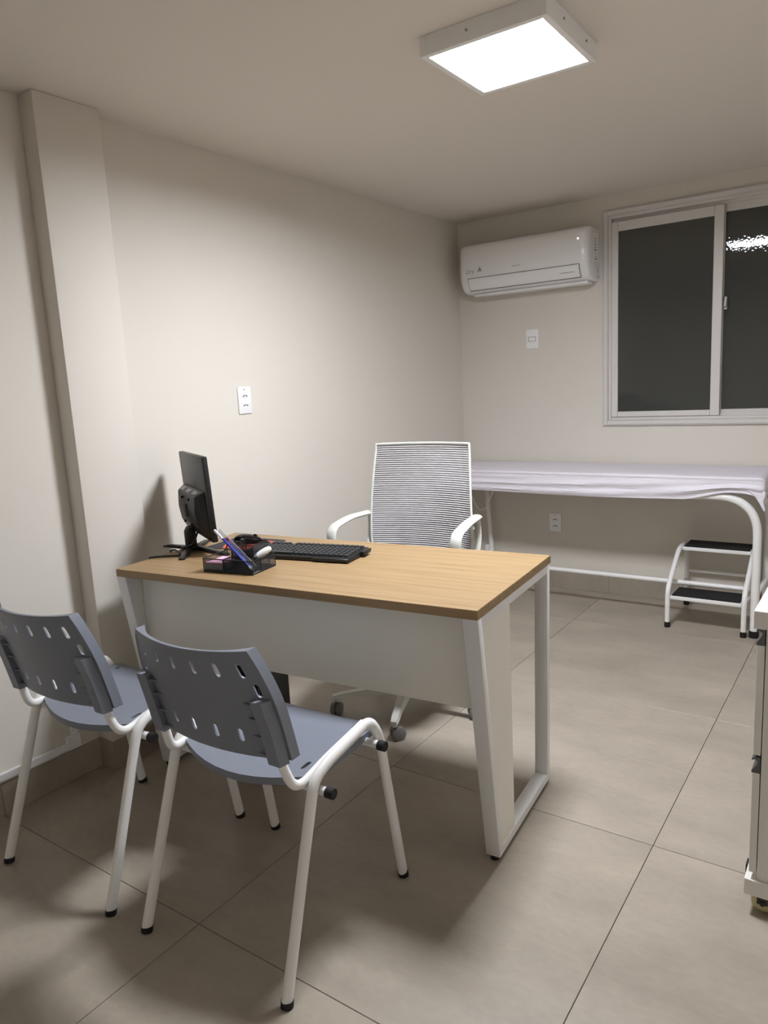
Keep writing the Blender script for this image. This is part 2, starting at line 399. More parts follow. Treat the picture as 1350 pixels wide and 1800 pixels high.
def acs(t):                                               # point of the lower front curve, t 0..1
    P = [(-.1885, .082), (-.184, .06), (-.176, .043), (-.166, .028), (-.156, .018)]
    i = min(int(t * 4), 3); q = t * 4 - i
    return P[i][0] * (1 - q) + P[i + 1][0] * q, P[i][1] * (1 - q) + P[i + 1][1] * q
b = MB(); b.grid(lambda u, v: (-.33 + u * .672, acs(v)[0] - .0025 - .0015 * math.sin(PI * v), acs(v)[1] - .001), 1, 8)
flap = b.build('louver_flap', 'ac', ac, smooth=60)
b = MB()
for v in (-.02, 1.02):
    vv = max(0, min(1, v)); y0, z0 = acs(vv); b.tube([(-.332, y0 - .002, z0 + (.0015 if v < 0 else -.002)), (.344, y0 - .002, z0 + (.0015 if v < 0 else -.002))], .0012 if v < 0 else .002, seg=6)
for x in (-.332, .344): b.tube([(x, acs(k / 6)[0] - .0015, acs(k / 6)[1]) for k in range(7)], .0014, seg=6)
b.build('flap_seam', 'dark_print', ac)
b = MB(); y0, z0 = acs(.45); b.tube([(.235, y0 - .004, z0), (.315, y0 - .004, z0)], .0013, seg=6); b.build('flap_slot', 'dark_print', flap)
MB().ball((.338, -.1895, .215), (.0042, .0015, .0042), 10, 6).build('indicator_light', 'led', ac)
b = MB(); b.box((-.335, -.115, -.014), (.365, -.015, .002), .006, 2); b.build('air_outlet', 'ac', ac)
me = text_mesh('Dry', .034, .0002, shear=.2); me.materials.append(M['print']); link('print_lettering', me, ac, (-.345, -.1915, .112), (PI / 2, 0, 0))
b = MB(); b.prism([(-.268, .118), (-.24, .118), (-.253, .146)], 1, -.1925, -.1905); b.build('print_triangle', 'print', ac, smooth=0)
b = MB(); b.box((-.05, -.1928, .118), (.0, -.1915, .126)); b.build('brand_plate', 'alu', ac)
b = MB(); b.box((hwx - .0005, -.105, .1), (hwx + .001, -.02, .25)); st = b.build('rating_sticker', 'white_plastic', ac)
b = MB()
for k in range(9):
    z = .11 + k * .0155; b.box((hwx + .001, -.085 + random.random() * .02, z), (hwx + .0013, -.05 - random.random() * .02, z + .003 + .004 * (k % 3 == 0)))
tag(b.build('sticker_print', 'dark_print', st, smooth=0), kind='stuff')
for z in (.055, .022): MB().cyl((hwx - .004, -.03, z), (hwx + .0012, -.03, z), .004, seg=8).build('side_hole', 'dark_print', ac)

# ------------------------------------------------------------------ switch and outlets
def outlet(name, label, loc, rz):
    o = thing(name, label, 'outlet', loc, rz)             # local: plate in x-z, facing -y
    MB().box((-.038, -.007, -.057), (.038, 0, .057), .004, 2).build('cover_plate', 'white_plastic', o)
    for zc in (.019, -.021):
        hexa = [(-.019, zc), (-.012, zc + .0085), (.012, zc + .0085), (.019, zc), (.012, zc - .0085), (-.012, zc - .0085)]
        m_ = MB().prism(hexa, 1, -.0085, -.007).build('socket', 'white_plastic', o, smooth=0)
        for px_, dz in ((-.0095, -.001), (.0095, -.001), (0, .002)): MB().cyl((px_, -.0085, zc + dz), (px_, -.0092, zc + dz), .0034, seg=8).build('pin_hole', 'dark_print', m_)
    me = text_mesh('+01', .009, .0002); me.materials.append(M['dark_print']); link('circuit_number', me, o, (-.009, -.0073, .043), (PI / 2, 0, 0))
    return o
outlet('wall_outlet', 'white double power outlet on the left wall above the desk', (0, -1.937, 1.265), PI / 2)
outlet('wall_outlet', 'white double power outlet low on the wall under the examination couch', (.615, 0, .41), 0)
sw = thing('light_switch', 'white light switch plate on the wall below the air conditioner', 'switch', (.484, 0, 1.516))
MB().box((-.04, -.007, -.056), (.04, 0, .056), .003, 2).build('cover_plate', 'white_plastic', sw)
rk = MB().box((-.021, -.0085, -.011), (.021, -.0065, .011), .0005).build('rocker', 'white_plastic', sw)
b = MB(); ring(b, -.0235, .0235, -.0135, .0135, .0018, -.0078, -.0066, 0); b.build('rocker_gap', 'dark_print', sw, smooth=0)

# ------------------------------------------------------------------ cable trunking on the left wall
ct = thing('cable_trunking', 'white plastic cable trunking above the skirting of the left wall', 'conduit', (0, 0, 0))
MB().box((0, YF + .1, .118), (.014, -2.882, .143), .0015).build('run', 'white_plastic', ct)
MB().box((0, -2.904, .143), (.014, -2.882, .30), .0015).build('riser', 'white_plastic', ct)
MB().box((0, -2.925, .116), (.016, -2.876, .165), .001).build('elbow', 'white_plastic', ct)

# ------------------------------------------------------------------ desk
DA = .0887; DX, DY = 1.4805, -2.6733; DL, DW, DH, DT = 1.282, .597, .75, .025
def dw(x, y, z=DH):
    return (DX + x * math.cos(DA) - y * math.sin(DA), DY + x * math.sin(DA) + y * math.cos(DA), z)
desk = thing('office_desk', 'oak-topped desk with white trapezoid steel legs and beige modesty panel', 'desk', (DX, DY, 0), DA)
MB().box((-DL, 0, DH - DT), (0, DW, DH), .0012).build('desktop', 'wood', desk)
ZB, ZT = .014, DH - DT; TH = .024; WD = .041
def frame(x0, x1):
    q = .105
    b = MB()
    b.prism([(0, ZT), (TH, ZT), (q + TH, ZB), (q, ZB)], 0, x0, x1, .0008); b.build('front_leg', 'desk_metal', desk)
    b = MB(); b.prism([(DW - .012 - TH, ZT), (DW - .012, ZT), (DW - .042, ZB), (DW - .042 - TH, ZB)], 0, x0, x1, .0008); b.build('rear_leg', 'desk_metal', desk)
    b = MB(); b.box((x0, TH, ZT - TH), (x1, DW - .012 - TH, ZT), .0008); b.build('top_rail', 'desk_metal', desk)
    b = MB(); b.box((x0, q + TH, ZB), (x1, DW - .042 - TH, ZB + TH), .0008); b.build('bottom_rail', 'desk_metal', desk)
    c = (x0 + x1) / 2
    for yy in (q + .014, DW - .06):
        MB().cyl((c, yy, 0), (c, yy, ZB), .013).build('levelling_foot', 'rubber', desk)
    z0, z1 = ZB + TH, ZT - TH
    f = lambda z: q * (ZT - z) / (ZT - ZB) + TH
    MB().prism([(f(z0), z0), (f(z1), z1), (.226, z1), (.226, z0)], 0, x0 + .004, x1 - .0015).build('side_panel', 'panel', desk, smooth=0)
frame(-WD, 0); frame(-DL, -DL + WD)
MB().box((-DL + WD + .0002, .067, .455), (-WD - .0002, .085, ZT), .0006).build('modesty_panel', 'panel', desk, smooth=0)

# ------------------------------------------------------------------ visitor chairs
def make_chair(label, loc, rz):
    t = thing('visitor_chair', label, 'chair', loc, rz, 'slate blue plastic visitor chairs in front of the desk')
    # seat
    S = [-.86, .86]
    us = sorted(set([-1, 1, -.92, .92] + [round(-1 + k * .2, 3) for k in range(1, 10)] + [.80, .86, -.80, -.86])); 
    vs = sorted(set([0, .1, .115, .22, .3, .45, .6, .75, .80, .83, .88, .92, .96, 1]))
    iu = [us.index(-.86), us.index(.80)]; slots = {(i, vs.index(.115)) for i in iu} | {(i, vs.index(.75)) for i in iu}
    def surf(u, v):
        yr = -.082 - .055 * (1 - u * u); yf = .235 - .012 * u * u
        y_ = yr + (yf - yr) * v
        z = .447 - .010 * (1 - u * u) * (1 - .4 * v) + .012 * v
        if v > .8: z -= .034 * ((v - .8) / .2) ** 2
        return (u * .197, y_, z)
    b = MB(); b.add(*slotted(us, vs, slots, surf, .007))
    # skirt round the rim
    for s in (-1, 1):
        b.prism([(-.078, .447), (.19, .452), (.19, .432), (.0, .425), (-.078, .427)], 0, s * .197 - .004, s * .197 + .004, .0015)
    n = 18
    b.grid(lambda u, v: (surf(-1 + 2 * u, 0)[0], surf(-1 + 2 * u, 0)[1] + .002, surf(-1 + 2 * u, 0)[2] + .003 - .019 * v), n, 1)
    b.grid(lambda u, v: (surf(-1 + 2 * u, 0)[0], surf(-1 + 2 * u, 0)[1] + .006, surf(-1 + 2 * u, 0)[2] + .003 - .019 * v), n, 1)
    b.build('seat', 'chair_plastic', t, smooth=45)
    # back shell
    cs = [-.80, -.5, -.17, .17, .5, .80]; hwu = .033
    us = [-1.0, 1.0, -.66, .66, -.335, .335, 0, -.945, .945]
    for c in cs + [-.885, .885]: us += [c - hwu, c + hwu]
    us = sorted(set(round(u, 4) for u in us)); vs = [0, .05, .14, .275, .36, .46, .53, .60, .725, .775, .91, .955, 1.0]
    slots = set()
    for c in cs: slots.add((us.index(round(c - hwu, 4)), vs.index(.775)))
    for c in cs[1:5]: slots.add((us.index(round(c - hwu, 4)), vs.index(.14)))
    for c in (-.885, .885): slots.add((us.index(round(c - hwu, 4)), vs.index(.60)))
    def bh(v): return .205 - .033 * max(0, (v - .42) / .58) ** 1.8
    def bs(u, v):
        z = .520 + .256 * v + .006 * u * u * v
        y_ = -.138 - .058 * v - .012 * v * v - .036 * (1 - u * u)
        return (u * bh(v), y_, z)
    b = MB(); b.add(*slotted(us, vs, slots, bs, .0045))
    back = b.build('backrest', 'chair_plastic', t, smooth=45)
    # flange down both sides and along the top, turned towards the sitter
    path = [(-1, k / 14) for k in range(15)] + [(-1 + 2 * k / 20, 1) for k in range(1, 20)] + [(1, 1 - k / 14) for k in range(15)]
    b = MB()
    def fl(i, d, o):
        u, v = path[i]; p = Vector(bs(u, v)); dep = .024 if abs(u) == 1 else .024 * (abs(u) ** 6) + .005
        out = Vector((u, 0, 0)) * o if abs(u) == 1 and v < 1 else Vector((0, 0, o))
        return p + out + Vector((0, -.003 + d * (dep + .003), 0))
    m = len(path) - 1
    for o, d0, d1 in ((.0, 0, 1), (.004, 0, 1)):
        b.grid(lambda a, c: fl(round(a * m), d0 + (d1 - d0) * c, o), m, 1)
    b.grid(lambda a, c: fl(round(a * m), 1, .004 * c), m, 1); b.grid(lambda a, c: fl(round(a * m), 0, .004 * c), m, 1)
    b.build('flange', 'chair_plastic', back, smooth=45)
    # sockets for the uprights on the rear side
    for s in (-1, 1):
        b = MB()
        def sp(z, yo, xo): v = (z - .520) / .256; p = bs(1, max(0, v)); return (s * (p[0] - xo), p[1] + yo, z)
        zs = (.513, .60, .672)
        ring_ = lambda z: [sp(z, -.030, .040), sp(z, -.030, .008), sp(z, -.004, .002), sp(z, .0, .040)]
        vsx = [p for z in zs for p in ring_(z)]
        fsx = [(i * 4 + k, i * 4 + (k + 1) % 4, i * 4 + 4 + (k + 1) % 4, i * 4 + 4 + k) for i in range(2) for k in range(4)] + [(0, 1, 2, 3), (8, 9, 10, 11)]
        b.add(vsx, fsx); so = b.build('upright_socket', 'chair_plastic', back, smooth=30)
        so['label'] = 'ribbed socket that holds the upright'
        for z in (.53, .575, .62, .658):
            b = MB(); p0 = sp(z, -.028, .041); p1 = sp(z, -.004, .041); v = (z - .520) / .256; q = bs(.64, v); p2 = (s * q[0], q[1] - .002, z)
            b.add([p0, p1, p2, (p0[0], p0[1], z + .0025), (p1[0], p1[1], z + .0025), (p2[0], p2[1], z + .0025)], [(0, 1, 2), (3, 4, 5), (0, 1, 4, 3), (1, 2, 5, 4), (2, 0, 3, 5)])
            b.build('rib', 'chair_plastic', back, smooth=0)
        p = sp(.575, -.030, .024); MB().cyl((p[0], p[1] + .004, p[2]), (p[0], p[1] - .0015, p[2]), .0065, seg=12).build('rivet', 'chair_plastic', back)
    # steel frame
    for s in (-1, 1):
        X = lambda y_, x=.213: x
        pts = [(s * .226, -.237, .012), (s * .219, -.087, .448), (s * .219, -.03, .468), (s * .216, .142, .490), (s * .219, .176, .440), (s * .226, .244, .012)]
        b = MB(); b.tube(fillet(pts, [.06, .02, .03, .04], 7), .0115, .0145, (1, 0, 0), 14); b.build('leg_frame', 'white_metal', t, smooth=60)
        for (x, y_) in ((s * .226, -.239), (s * .226, .246)):
            MB().cyl((x, y_, 0), (x, y_ + (.003 if y_ < 0 else -.003), .014), .0145, seg=14).build('foot_cap', 'rubber', t)
        q = [(s * .202, .135, .482), (s * .202, -.02, .462), (s * .196, -.126, .434), (s * .184, -.152, .52), (s * .182, -.171, .60)]
        b = MB(); b.tube(fillet(q, [.03, .055, .03], 7), .0095, .0115, (1, 0, 0), 12); b.build('back_upright', 'white_metal', t, smooth=60)
    for y_, z in ((-.066, .414), (.148, .427)):
        b = MB(); b.cyl((-.238, y_, z), (.238, y_, z), .0105, seg=14); cb = b.build('cross_bar', 'white_metal', t, smooth=60)
        for s in (-1, 1): MB().cyl((s * .237, y_, z), (s * .257, y_, z), .0128, seg=14).build('end_cap', 'rubber', cb)
    return t
ch1 = make_chair('slate blue plastic chair nearer the middle of the room, right of its twin', (1.053, -3.0, 0), .035)
ch2 = copy_tree(ch1); ch2.location = (.466, -3.03, 0); ch2.rotation_euler = (0, 0, .05)
ch2['label'] = 'slate blue plastic chair beside the left wall'

# ------------------------------------------------------------------ office chair
OC = (.715, -1.865); OA = .10
oc = thing('office_chair', 'light grey mesh-back office chair with white frame behind the desk', 'office chair', (OC[0], OC[1], 0), OA)
b = MB(); b.lathe([(.0, .06), (.045, .06), (.045, .10), (.03, .115), (.0, .115)], 20); star = b.build('base', 'office_white', oc)
for k in range(5):
    a = math.radians(-66.5 + 72 * k) - OA; d = Vector((math.cos(a), math.sin(a), 0)); n_ = Vector((-d.y, d.x, 0)); R_ = .285
    b = MB(); vs = []
    for r_, hw_, z0, z1 in ((.035, .024, .065, .108), (.12, .021, .068, .1), (.22, .017, .072, .09), (R_ - .01, .017, .068, .084), (R_ + .018, .014, .066, .078)):
        for sx, z in ((-1, z0), (1, z0), (.75, z1), (-.75, z1)): vs.append(d * r_ + n_ * hw_ * sx + Vector((0, 0, z)))
    fs = [(i * 4 + j, i * 4 + (j + 1) % 4, i * 4 + 4 + (j + 1) % 4, i * 4 + 4 + j) for i in range(4) for j in range(4)] + [(0, 1, 2, 3), (16, 17, 18, 19)]
    b.add(vs, fs); b.cyl(d * R_ + Vector((0, 0, .052)), d * R_ + Vector((0, 0, .07)), .011, seg=12); leg = b.build('base_leg', 'office_white', star, smooth=30)
    ca = a + [.6, -.9, 2.0, 1.1, -.4][k]; ax = Vector((math.cos(ca), math.sin(ca), 0)); fw = Vector((-ax.y, ax.x, 0))
    c = d * R_ + fw * .012 + Vector((0, 0, .026))
    cs_ = MB()
    for s in (-1, 1):
        cs_.cyl(c + ax * s * .004, c + ax * s * .019, .026, seg=20); cs_.cyl(c + ax * s * .019, c + ax * s * .022, .026, .021, seg=20)
    cs_.cyl(c - ax * .005, c + ax * .005, .018, seg=14); cs_.cyl(c - fw * .012 + Vector((0, 0, .004)), c - fw * .012 + Vector((0, 0, .03)), .009, seg=10)
    cs_.build('caster', 'grey_plastic', oc, smooth=40)
MB().cyl((0, 0, .09), (0, 0, .30), .025).build('gas_lift', 'black', oc)
MB().cyl((0, 0, .28), (0, 0, .43), .016).build('gas_piston', 'chrome', oc)
MB().box((-.09, -.12, .415), (.09, .14, .45), .01, 2).build('tilt_mechanism', 'black', oc)
b = MB(); b.grid(lambda u, v: ((lambda a, r: (.245 * r * math.copysign(abs(math.cos(a)) ** .45, math.cos(a)), -.01 + .235 * r * math.copysign(abs(math.sin(a)) ** .45, math.sin(a)), .45 + .07 * v + .012 * (v > .99)))(2 * PI * u, 1 - .10 * max(0, v - .7) / .3)), 40, 8)
b.add([(.2 * math.cos(2 * PI * k / 40), .2 * math.sin(2 * PI * k / 40), .45) for k in range(40)], [tuple(range(40))])
b.grid(lambda u, v: ((lambda a, r: (.2205 * r * math.copysign(abs(math.cos(a)) ** .45, math.cos(a)), -.01 + .2115 * r * math.copysign(abs(math.sin(a)) ** .45, math.sin(a)), .532 + .006 * (1 - r * r)))(2 * PI * u, 1 - v)), 40, 6)
b.build('seat_cushion', 'fabric', oc, smooth=60)
# backrest: local front is -y, back leans to +y
BZ0, BZ1 = .555, 1.052
def bk(u, v):                                             # u -1..1 , v 0..1
    hw_ = .236 - .006 * v - .018 * v * v - .10 * max(0, (.22 - v) / .22) ** 2 * .35
    y_ = .185 + .045 * v + .03 * math.sin(PI * min(1, v * 1.05)) * -.6 + .045 * (1 - u * u)
    return Vector((u * hw_, y_, BZ0 + (BZ1 - BZ0) * v))
loop = [bk(-1, v / 24) for v in range(25)] + [bk(-1 + 2 * k / 16, 1) for k in range(1, 16)] + [bk(1, 1 - v / 24) for v in range(25)] + [bk(1 - 2 * k / 16, 0) for k in range(1, 17)]
b = MB(); b.tube(loop, .0052, seg=8, cap=False); bf = b.build('back_frame', 'office_white', oc, smooth=70)
b = MB(); b.grid(lambda u, v: bk(-1 + 2 * u, v) + Vector((0, .004, 0)), 16, 16); b.build('mesh_fabric', 'mesh_back', oc, smooth=70)
b = MB(); NR = 56
for k in range(NR):
    v = (k + .5) / NR; h = .0046
    ps = [bk(-1 + 2 * i / 14, v) for i in range(15)]
    vs = []
    for p in ps: vs += [p + Vector((0, 0, -h / 2)), p + Vector((0, -.0022, 0)), p + Vector((0, 0, h / 2))]
    b.add(vs, [(i * 3 + j, i * 3 + 3 + j, i * 3 + 4 + j, i * 3 + 1 + j) for i in range(14) for j in range(2)])
tag(b.build('mesh_ribs', 'mesh_rib', oc, smooth=60), kind='stuff')
b = MB()
for s in (-1, 1): b.tube(spline([(s * .13, .262, .78), (s * .125, .272, .66), (s * .1, .26, .56), (s * .06, .17, .46), (s * .04, .06, .435)]), .012, .016, seg=10)
b.tube(spline([(-.2, .255, .70), (-.1, .285, .705), (.1, .285, .705), (.2, .255, .70)]), .011, .02, (0, 0, 1), 10)
b.build('back_support', 'office_white', oc, smooth=60)
for s in (-1, 1):
    pts = fillet([(s * .235, -.02, .44), (s * .265, -.055, .50), (s * .272, -.075, .742), (s * .266, .06, .764), (s * .248, .20, .762)], [.03, .045, .05], 7)
    b = MB(); b.tube(pts[:], .023, .0108, (1, 0, 0), 12); arm = b.build('armrest', 'office_white', oc, smooth=50)
    b = MB(); b.tube(fillet([(s * .248, .205, .76), (s * .252, .21, .68), (s * .25, .14, .52), (s * .235, .06, .44)], .06, 6), .012, .008, (1, 0, 0), 10); b.build('rear_strut', 'office_white', arm, smooth=50)

# ------------------------------------------------------------------ examination couch
couch = thing('examination_couch', 'white steel examination couch along the window wall', 'couch', (0, 0, 0))
RF = .0195; yf, yb = -.43, -.05
for yy in (yf, yb):
    b = MB(); b.tube(fillet([(.06, yy, .685), (1.786, yy, .685), (1.786, yy, .022)], .19, 12), RF, seg=16); b.build('bent_leg_frame', 'white_metal', couch, smooth=60)
    MB().cyl((1.786, yy, 0), (1.786, yy, .034), .0215).build('foot_cap', 'rubber', couch)
    b = MB(); b.tube([(.172, yy, .67), (.215, yy, .022)], .014, seg=14); b.build('leg', 'white_metal', couch, smooth=60)
    MB().cyl((.215, yy, 0), (.215, yy, .03), .017).build('foot_cap', 'rubber', couch)
for x in (1.786, .203):
    b = MB(); b.tube([(x, yf + .01, .20), (x, yb - .01, .20)], .012, seg=12); b.build('cross_bar', 'white_metal', couch, smooth=60)
b = MB(); b.tube([(.203, -.30, .20), (1.786, -.30, .20)], .0125, seg=12); b.build('stretcher_rail', 'white_metal', couch, smooth=60)
b = MB(); b.tube([(.075, yf, .685), (.075, yb, .685)], .015, seg=12); b.build('end_bar', 'white_metal', couch, smooth=60)
b = MB(); b.tube(fillet([(.115, -.25, .70), (.223, -.25, .506), (.274, -.25, .523), (.35, -.25, .70)], .02), .004, seg=8); b.build('headrest_ratchet', 'white_metal', couch, smooth=60)
MB().box((.172, -.085, .205), (.196, -.06, .25), .003).build('clamp', 'white_metal', couch)
# mattress under the fitted sheet: cross-section swept along x
MX0, MX1, MYF, MYB, MZ0, MZ1 = .035, 1.815, -.464, -.012, .705, .785
def wob(x, t, s): return math.sin(x * 9.1 + s * 2.3 + 3 * t) * .5 + math.sin(x * 23.7 + s * 5.1 - 7 * t) * .3 + math.sin(x * 4.3 - s + 11 * t) * .4
def sec(x):
    e = min(1, (MX1 - x) / .03, (x - MX0) / .03); e = max(0, e); rr = .6 + .4 * math.sqrt(1 - (1 - e) ** 2)
    P = []
    k_ = min(1, max(0, (x - 1.44) / .24)); k_ = k_ * k_ * (3 - 2 * k_)
    zb = .664 + .004 * math.sin(x * 5) + .042 * k_ - .03 * max(0, (x - 1.7) / .115) ** 2
    for k in range(13):                                   # front side from below upwards
        t = k / 12; z = zb + (MZ1 - .016 - zb) * t
        fold = (.004 * wob(x, t, 1) + .0055 * math.sin(2 * PI * (2.6 * t * (1.2 - .35 * x) + .25 * math.sin(x * 2.2)) + .8) + .002 * math.sin(2 * PI * 6 * t + 9 * x)) * math.sin(PI * min(1, .12 + t * .95))
        belly = .012 * math.sin(PI * t)
        P.append((MYF + .004 - belly * .5 + fold * (1 if t < .9 else .2), z))
    for a in (20, 45, 70): P.append((MYF + .016 - .016 * math.cos(math.radians(a)), MZ1 - .016 + .016 * math.sin(math.radians(a))))
    for k in range(13):
        t = k / 12; y_ = MYF + .016 + (MYB - MYF - .032) * t
        crease = -.006 * math.exp(-((x - .36 - .05 * t) / .012) ** 2)
        P.append((y_, MZ1 + .006 * math.sin(PI * t) + .0014 * wob(x, t * 2, 4) + crease))
    P += [(MYB - .004, MZ1 - .006), (MYB, MZ1 - .02), (MYB, MZ0), (MYB - .02, MZ0 - .008), (MYF + .05, MZ0 - .008)]
    cy, cz = (MYF + MYB) / 2, (MZ0 + MZ1) / 2
    return [(x, cy + (p[0] - cy) * (1 - (1 - rr) * .12), cz + (p[1] - cz) * rr) for p in P]
b = MB(); NX = 130; ss = []
for i in range(NX + 1):
    t = i / NX; x = MX0 + (MX1 - MX0) * t
    ss.append(sec(x))
xsx = [MX0 + .002, MX0 + .008, MX0 + .018]; n = len(ss[0])
b.add([p for s_ in ss for p in s_], [(i * n + j, i * n + (j + 1) % n, (i + 1) * n + (j + 1) % n, (i + 1) * n + j) for i in range(NX) for j in range(n)] + [tuple(range(n)), tuple(NX * n + k for k in range(n))])
# hanging corner of the sheet at the foot end
b.grid(lambda u, v: (MX1 - .075 + .073 * u + .004 * math.sin(9 * v), MYF + .006 - .004 * math.sin(PI * u * 3) * v - .006 * v, MZ0 + .02 - v * (.02 + .08 * max(0, u) ** 1.6 - .02 * (1 - u))), 10, 8)
b.grid(lambda u, v: (MX1 - .002 + .004 * math.sin(u * 14) * v, MYF + .006 + .12 * u, MZ0 + .02 - v * (.10 - .07 * u)), 10, 8)
tag(b.build('fitted_sheet', 'sheet', None, smooth=60), 'white wrinkled fitted sheet over the couch mattress', 'bed sheet')

# ------------------------------------------------------------------ step stool
stool = thing('step_stool', 'white two-step stool with black rubber treads at the couch', 'step stool', (0, 0, 0))
X0, X1 = 1.388, 1.742
for x in (X0, X1):
    b = MB(); b.tube(fillet([(x, -.452, .018), (x, -.449, .20), (x, -.222, .363), (x, -.05, .363), (x, -.035, .018)], [.04, .05, .05], 7), .0122, seg=14); b.build('side_frame', 'white_metal', stool, smooth=60)
    for y_ in (-.452, -.035): MB().cyl((x, y_, 0), (x, y_, .028), .0142, seg=16).build('foot_cap', 'rubber', stool)
    MB().box((x - .005, -.44, .150), (x + .005, -.04, .158)).build('side_bar', 'white_metal', stool, smooth=0)
for (ya, yb_, z) in ((-.452, -.285, .170), (-.205, -.035, .372)):
    tr = MB().box((X0 + .0125, ya, z - .022), (X1 - .0125, yb_, z - .003), .003, 2).build('tread_frame', 'white_metal', stool)
    MB().box((X0 + .018, ya + .004, z - .003), (X1 - .018, yb_ - .004, z + .001), .001).build('rubber_tread', 'tread', tr)
MB().box((X0, -.041, .192), (X1, -.031, .206)).build('rear_bar', 'white_metal', stool, smooth=0)

# ------------------------------------------------------------------ drawer cabinet at the right
cab = thing('drawer_cabinet', 'white two-drawer cabinet on casters at the right edge', 'cabinet', (2.053, -2.432, 0))
MB().box((0, 0, .717), (.46, .44, .759), .001).build('top', 'laminate', cab, smooth=0)
MB().box((.026, .006, .088), (.45, .432, .717), .0008).build('body', 'laminate', cab, smooth=0)
MB().box((0, -.002, .047), (.46, .442, .088), .001).build('base', 'laminate', cab, smooth=0)
for z0, z1 in ((.408, .677), (.104, .363)):
    d_ = MB().box((.008, .006, z0), (.024, .432, z1), .0008).build('drawer_front', 'laminate', cab, smooth=0)
    hp = [(.024, z1), (.006, z1), (.006, z1 + .006), (.010, z1 + .011), (.017, z1 + .022), (.019, z1 + .030), (.012, z1 + .034), (.006, z1 + .031), (.006, z1 + .036), (.014, z1 + .040), (.024, z1 + .040)]
    b = MB(); b.prism([(x, z) for x, z in hp], 1, .006, .432); b.build('handle_profile', 'handle', d_, smooth=0)
for x, y_ in ((.04, .022), (.41, .022), (.04, .40), (.41, .40)):
    b = MB(); b.lathe([(.008, -.011), (.021, -.011), (.0255, -.008), (.027, 0), (.0255, .008), (.021, .011), (.008, .011)], 24, 1, (x, y_, .027)); cw = b.build('caster_wheel', 'wheel', cab, smooth=40)
    b = MB(); b.box((x - .012, y_ - .015, .024), (x + .012, y_ - .0125, .047)); b.box((x - .012, y_ + .0125, .024), (x + .012, y_ + .015, .047)); b.cyl((x, y_ - .017, .027), (x, y_ + .017, .027), .006, seg=10); b.build('caster_fork', 'black', cw, smooth=40)
MB().box((-.006, .06, .06), (0, .09, .084), .001).build('bumper', 'rubber', cab)

# ------------------------------------------------------------------ computer under the desk
pc = thing('computer_tower', 'black computer tower on the floor under the desk', 'computer', dw(-.99, .305, 0), DA)
MB().box((-.09, -.08, .012), (.09, .075, .40), .004, 2).build('case', 'black', pc)
b = MB()
for x, y_ in ((-.07, -.06), (.07, -.06), (-.07, .055), (.07, .055)): MB().cyl((x, y_, 0), (x, y_, .013), .013).build('foot', 'rubber', pc)
MB().box((-.085, -.087, .02), (.085, -.08, .395), .003).build('front_bezel', 'black_gloss', pc)

# ------------------------------------------------------------------ monitor
mon = thing('computer_monitor', 'black monitor on the desk seen from behind', 'monitor', (.25, -2.455, DH), -.479)
TL = Matrix.Translation((0, .004, .1985)) @ Matrix.Rotation(math.radians(2.5), 4, 'X')      # panel leans back (to -y)
b = MB(); b.box((-.171, -.012, -.148), (.171, .008, .148), .004, 2, TL); b.build('panel_shell', 'black', mon)
b = MB(); b.box((-.162, .008, -.135), (.162, .0086, .140), M4=TL); b.build('screen', 'black_gloss', mon, smooth=0)
hz = [(-.012, .030), (-.044, .012), (-.050, -.045), (-.044, -.095), (-.026, -.135), (-.012, -.140)]
b = MB(); b2 = bmesh.new()
lo = [b2.verts.new((-.15 if i in (0, 5) else -.125, y_, z)) for i, (y_, z) in enumerate(hz)]; hi = [b2.verts.new((.15 if i in (0, 5) else .125, y_, z)) for i, (y_, z) in enumerate(hz)]
b2.faces.new(lo); b2.faces.new(hi)
for i in range(len(hz)): j = (i + 1) % len(hz); b2.faces.new((lo[i], lo[j], hi[j], hi[i]))
bmesh.ops.recalc_face_normals(b2, faces=b2.faces); bmesh.ops.bevel(b2, geom=list(b2.edges), offset=.006, segments=2, profile=.5, affect='EDGES'); bmesh.ops.transform(b2, matrix=TL, verts=b2.verts)
b.bm(b2); hs = b.build('rear_housing', 'black', mon, smooth=40)
for k in range(3):
    b = MB(); x = -.085 + k * .085; b.add([TL @ Vector(p) for p in ((x - .026, -.0245, .0245), (x + .026, -.0245, .0245), (x + .026, -.038, .0168), (x - .026, -.038, .0168))], [(0, 1, 2, 3)]); b.build('vent', 'black_gloss', hs, smooth=0)
for sx in (-.05, .05):
    for z in (-.005, -.095): MB().cyl(TL @ Vector((sx, -.045, z)), TL @ Vector((sx, -.0515, z)), .005, seg=10).build('mount_hole', 'black_gloss', hs)
b = MB(); b.box((-.016, -.0535, -.07), (.012, -.048, -.025), M4=TL); b.build('type_label', 'dark_print', hs, smooth=0)
b = MB(); b.prism([(-.055, .012), (-.02, .012), (-.022, .075), (-.026, .088), (-.046, .088), (-.056, .07)], 0, -.022, .022, .004); b.build('neck', 'black', mon)
for (x0, y0), (x1, y1) in (((-.02, -.03), (.135, -.105)), ((-.02, -.03), (.172, .045)), ((.02, -.03), (-.135, -.105)), ((.02, -.03), (-.125, .055))):
    d = Vector((x1 - x0, y1 - y0, 0)); a = math.atan2(d.y, d.x); l = d.length
    m4 = Matrix.Translation((x0, y0, 0)) @ Matrix.Rotation(a, 4, 'Z')
    b = MB(); b.prism([(0, 0.004), (l - .02, .0015), (l, 0), (l, .006), (l - .03, .011), (0, .018)], 1, -.011, .011, .002)
    b.v = [tuple(m4 @ Vector(p)) for p in b.v]; b.build('stand_foot', 'black', mon)
b = MB(); b.tube(spline([TL @ Vector((.02, -.025, -.13)), (.04, -.03, .05), (.045, -.045, .03), (.01, -.068, .016), (-.03, -.066, .014)]), .0035, seg=8); b.build('monitor_cable', 'black', mon, smooth=60)
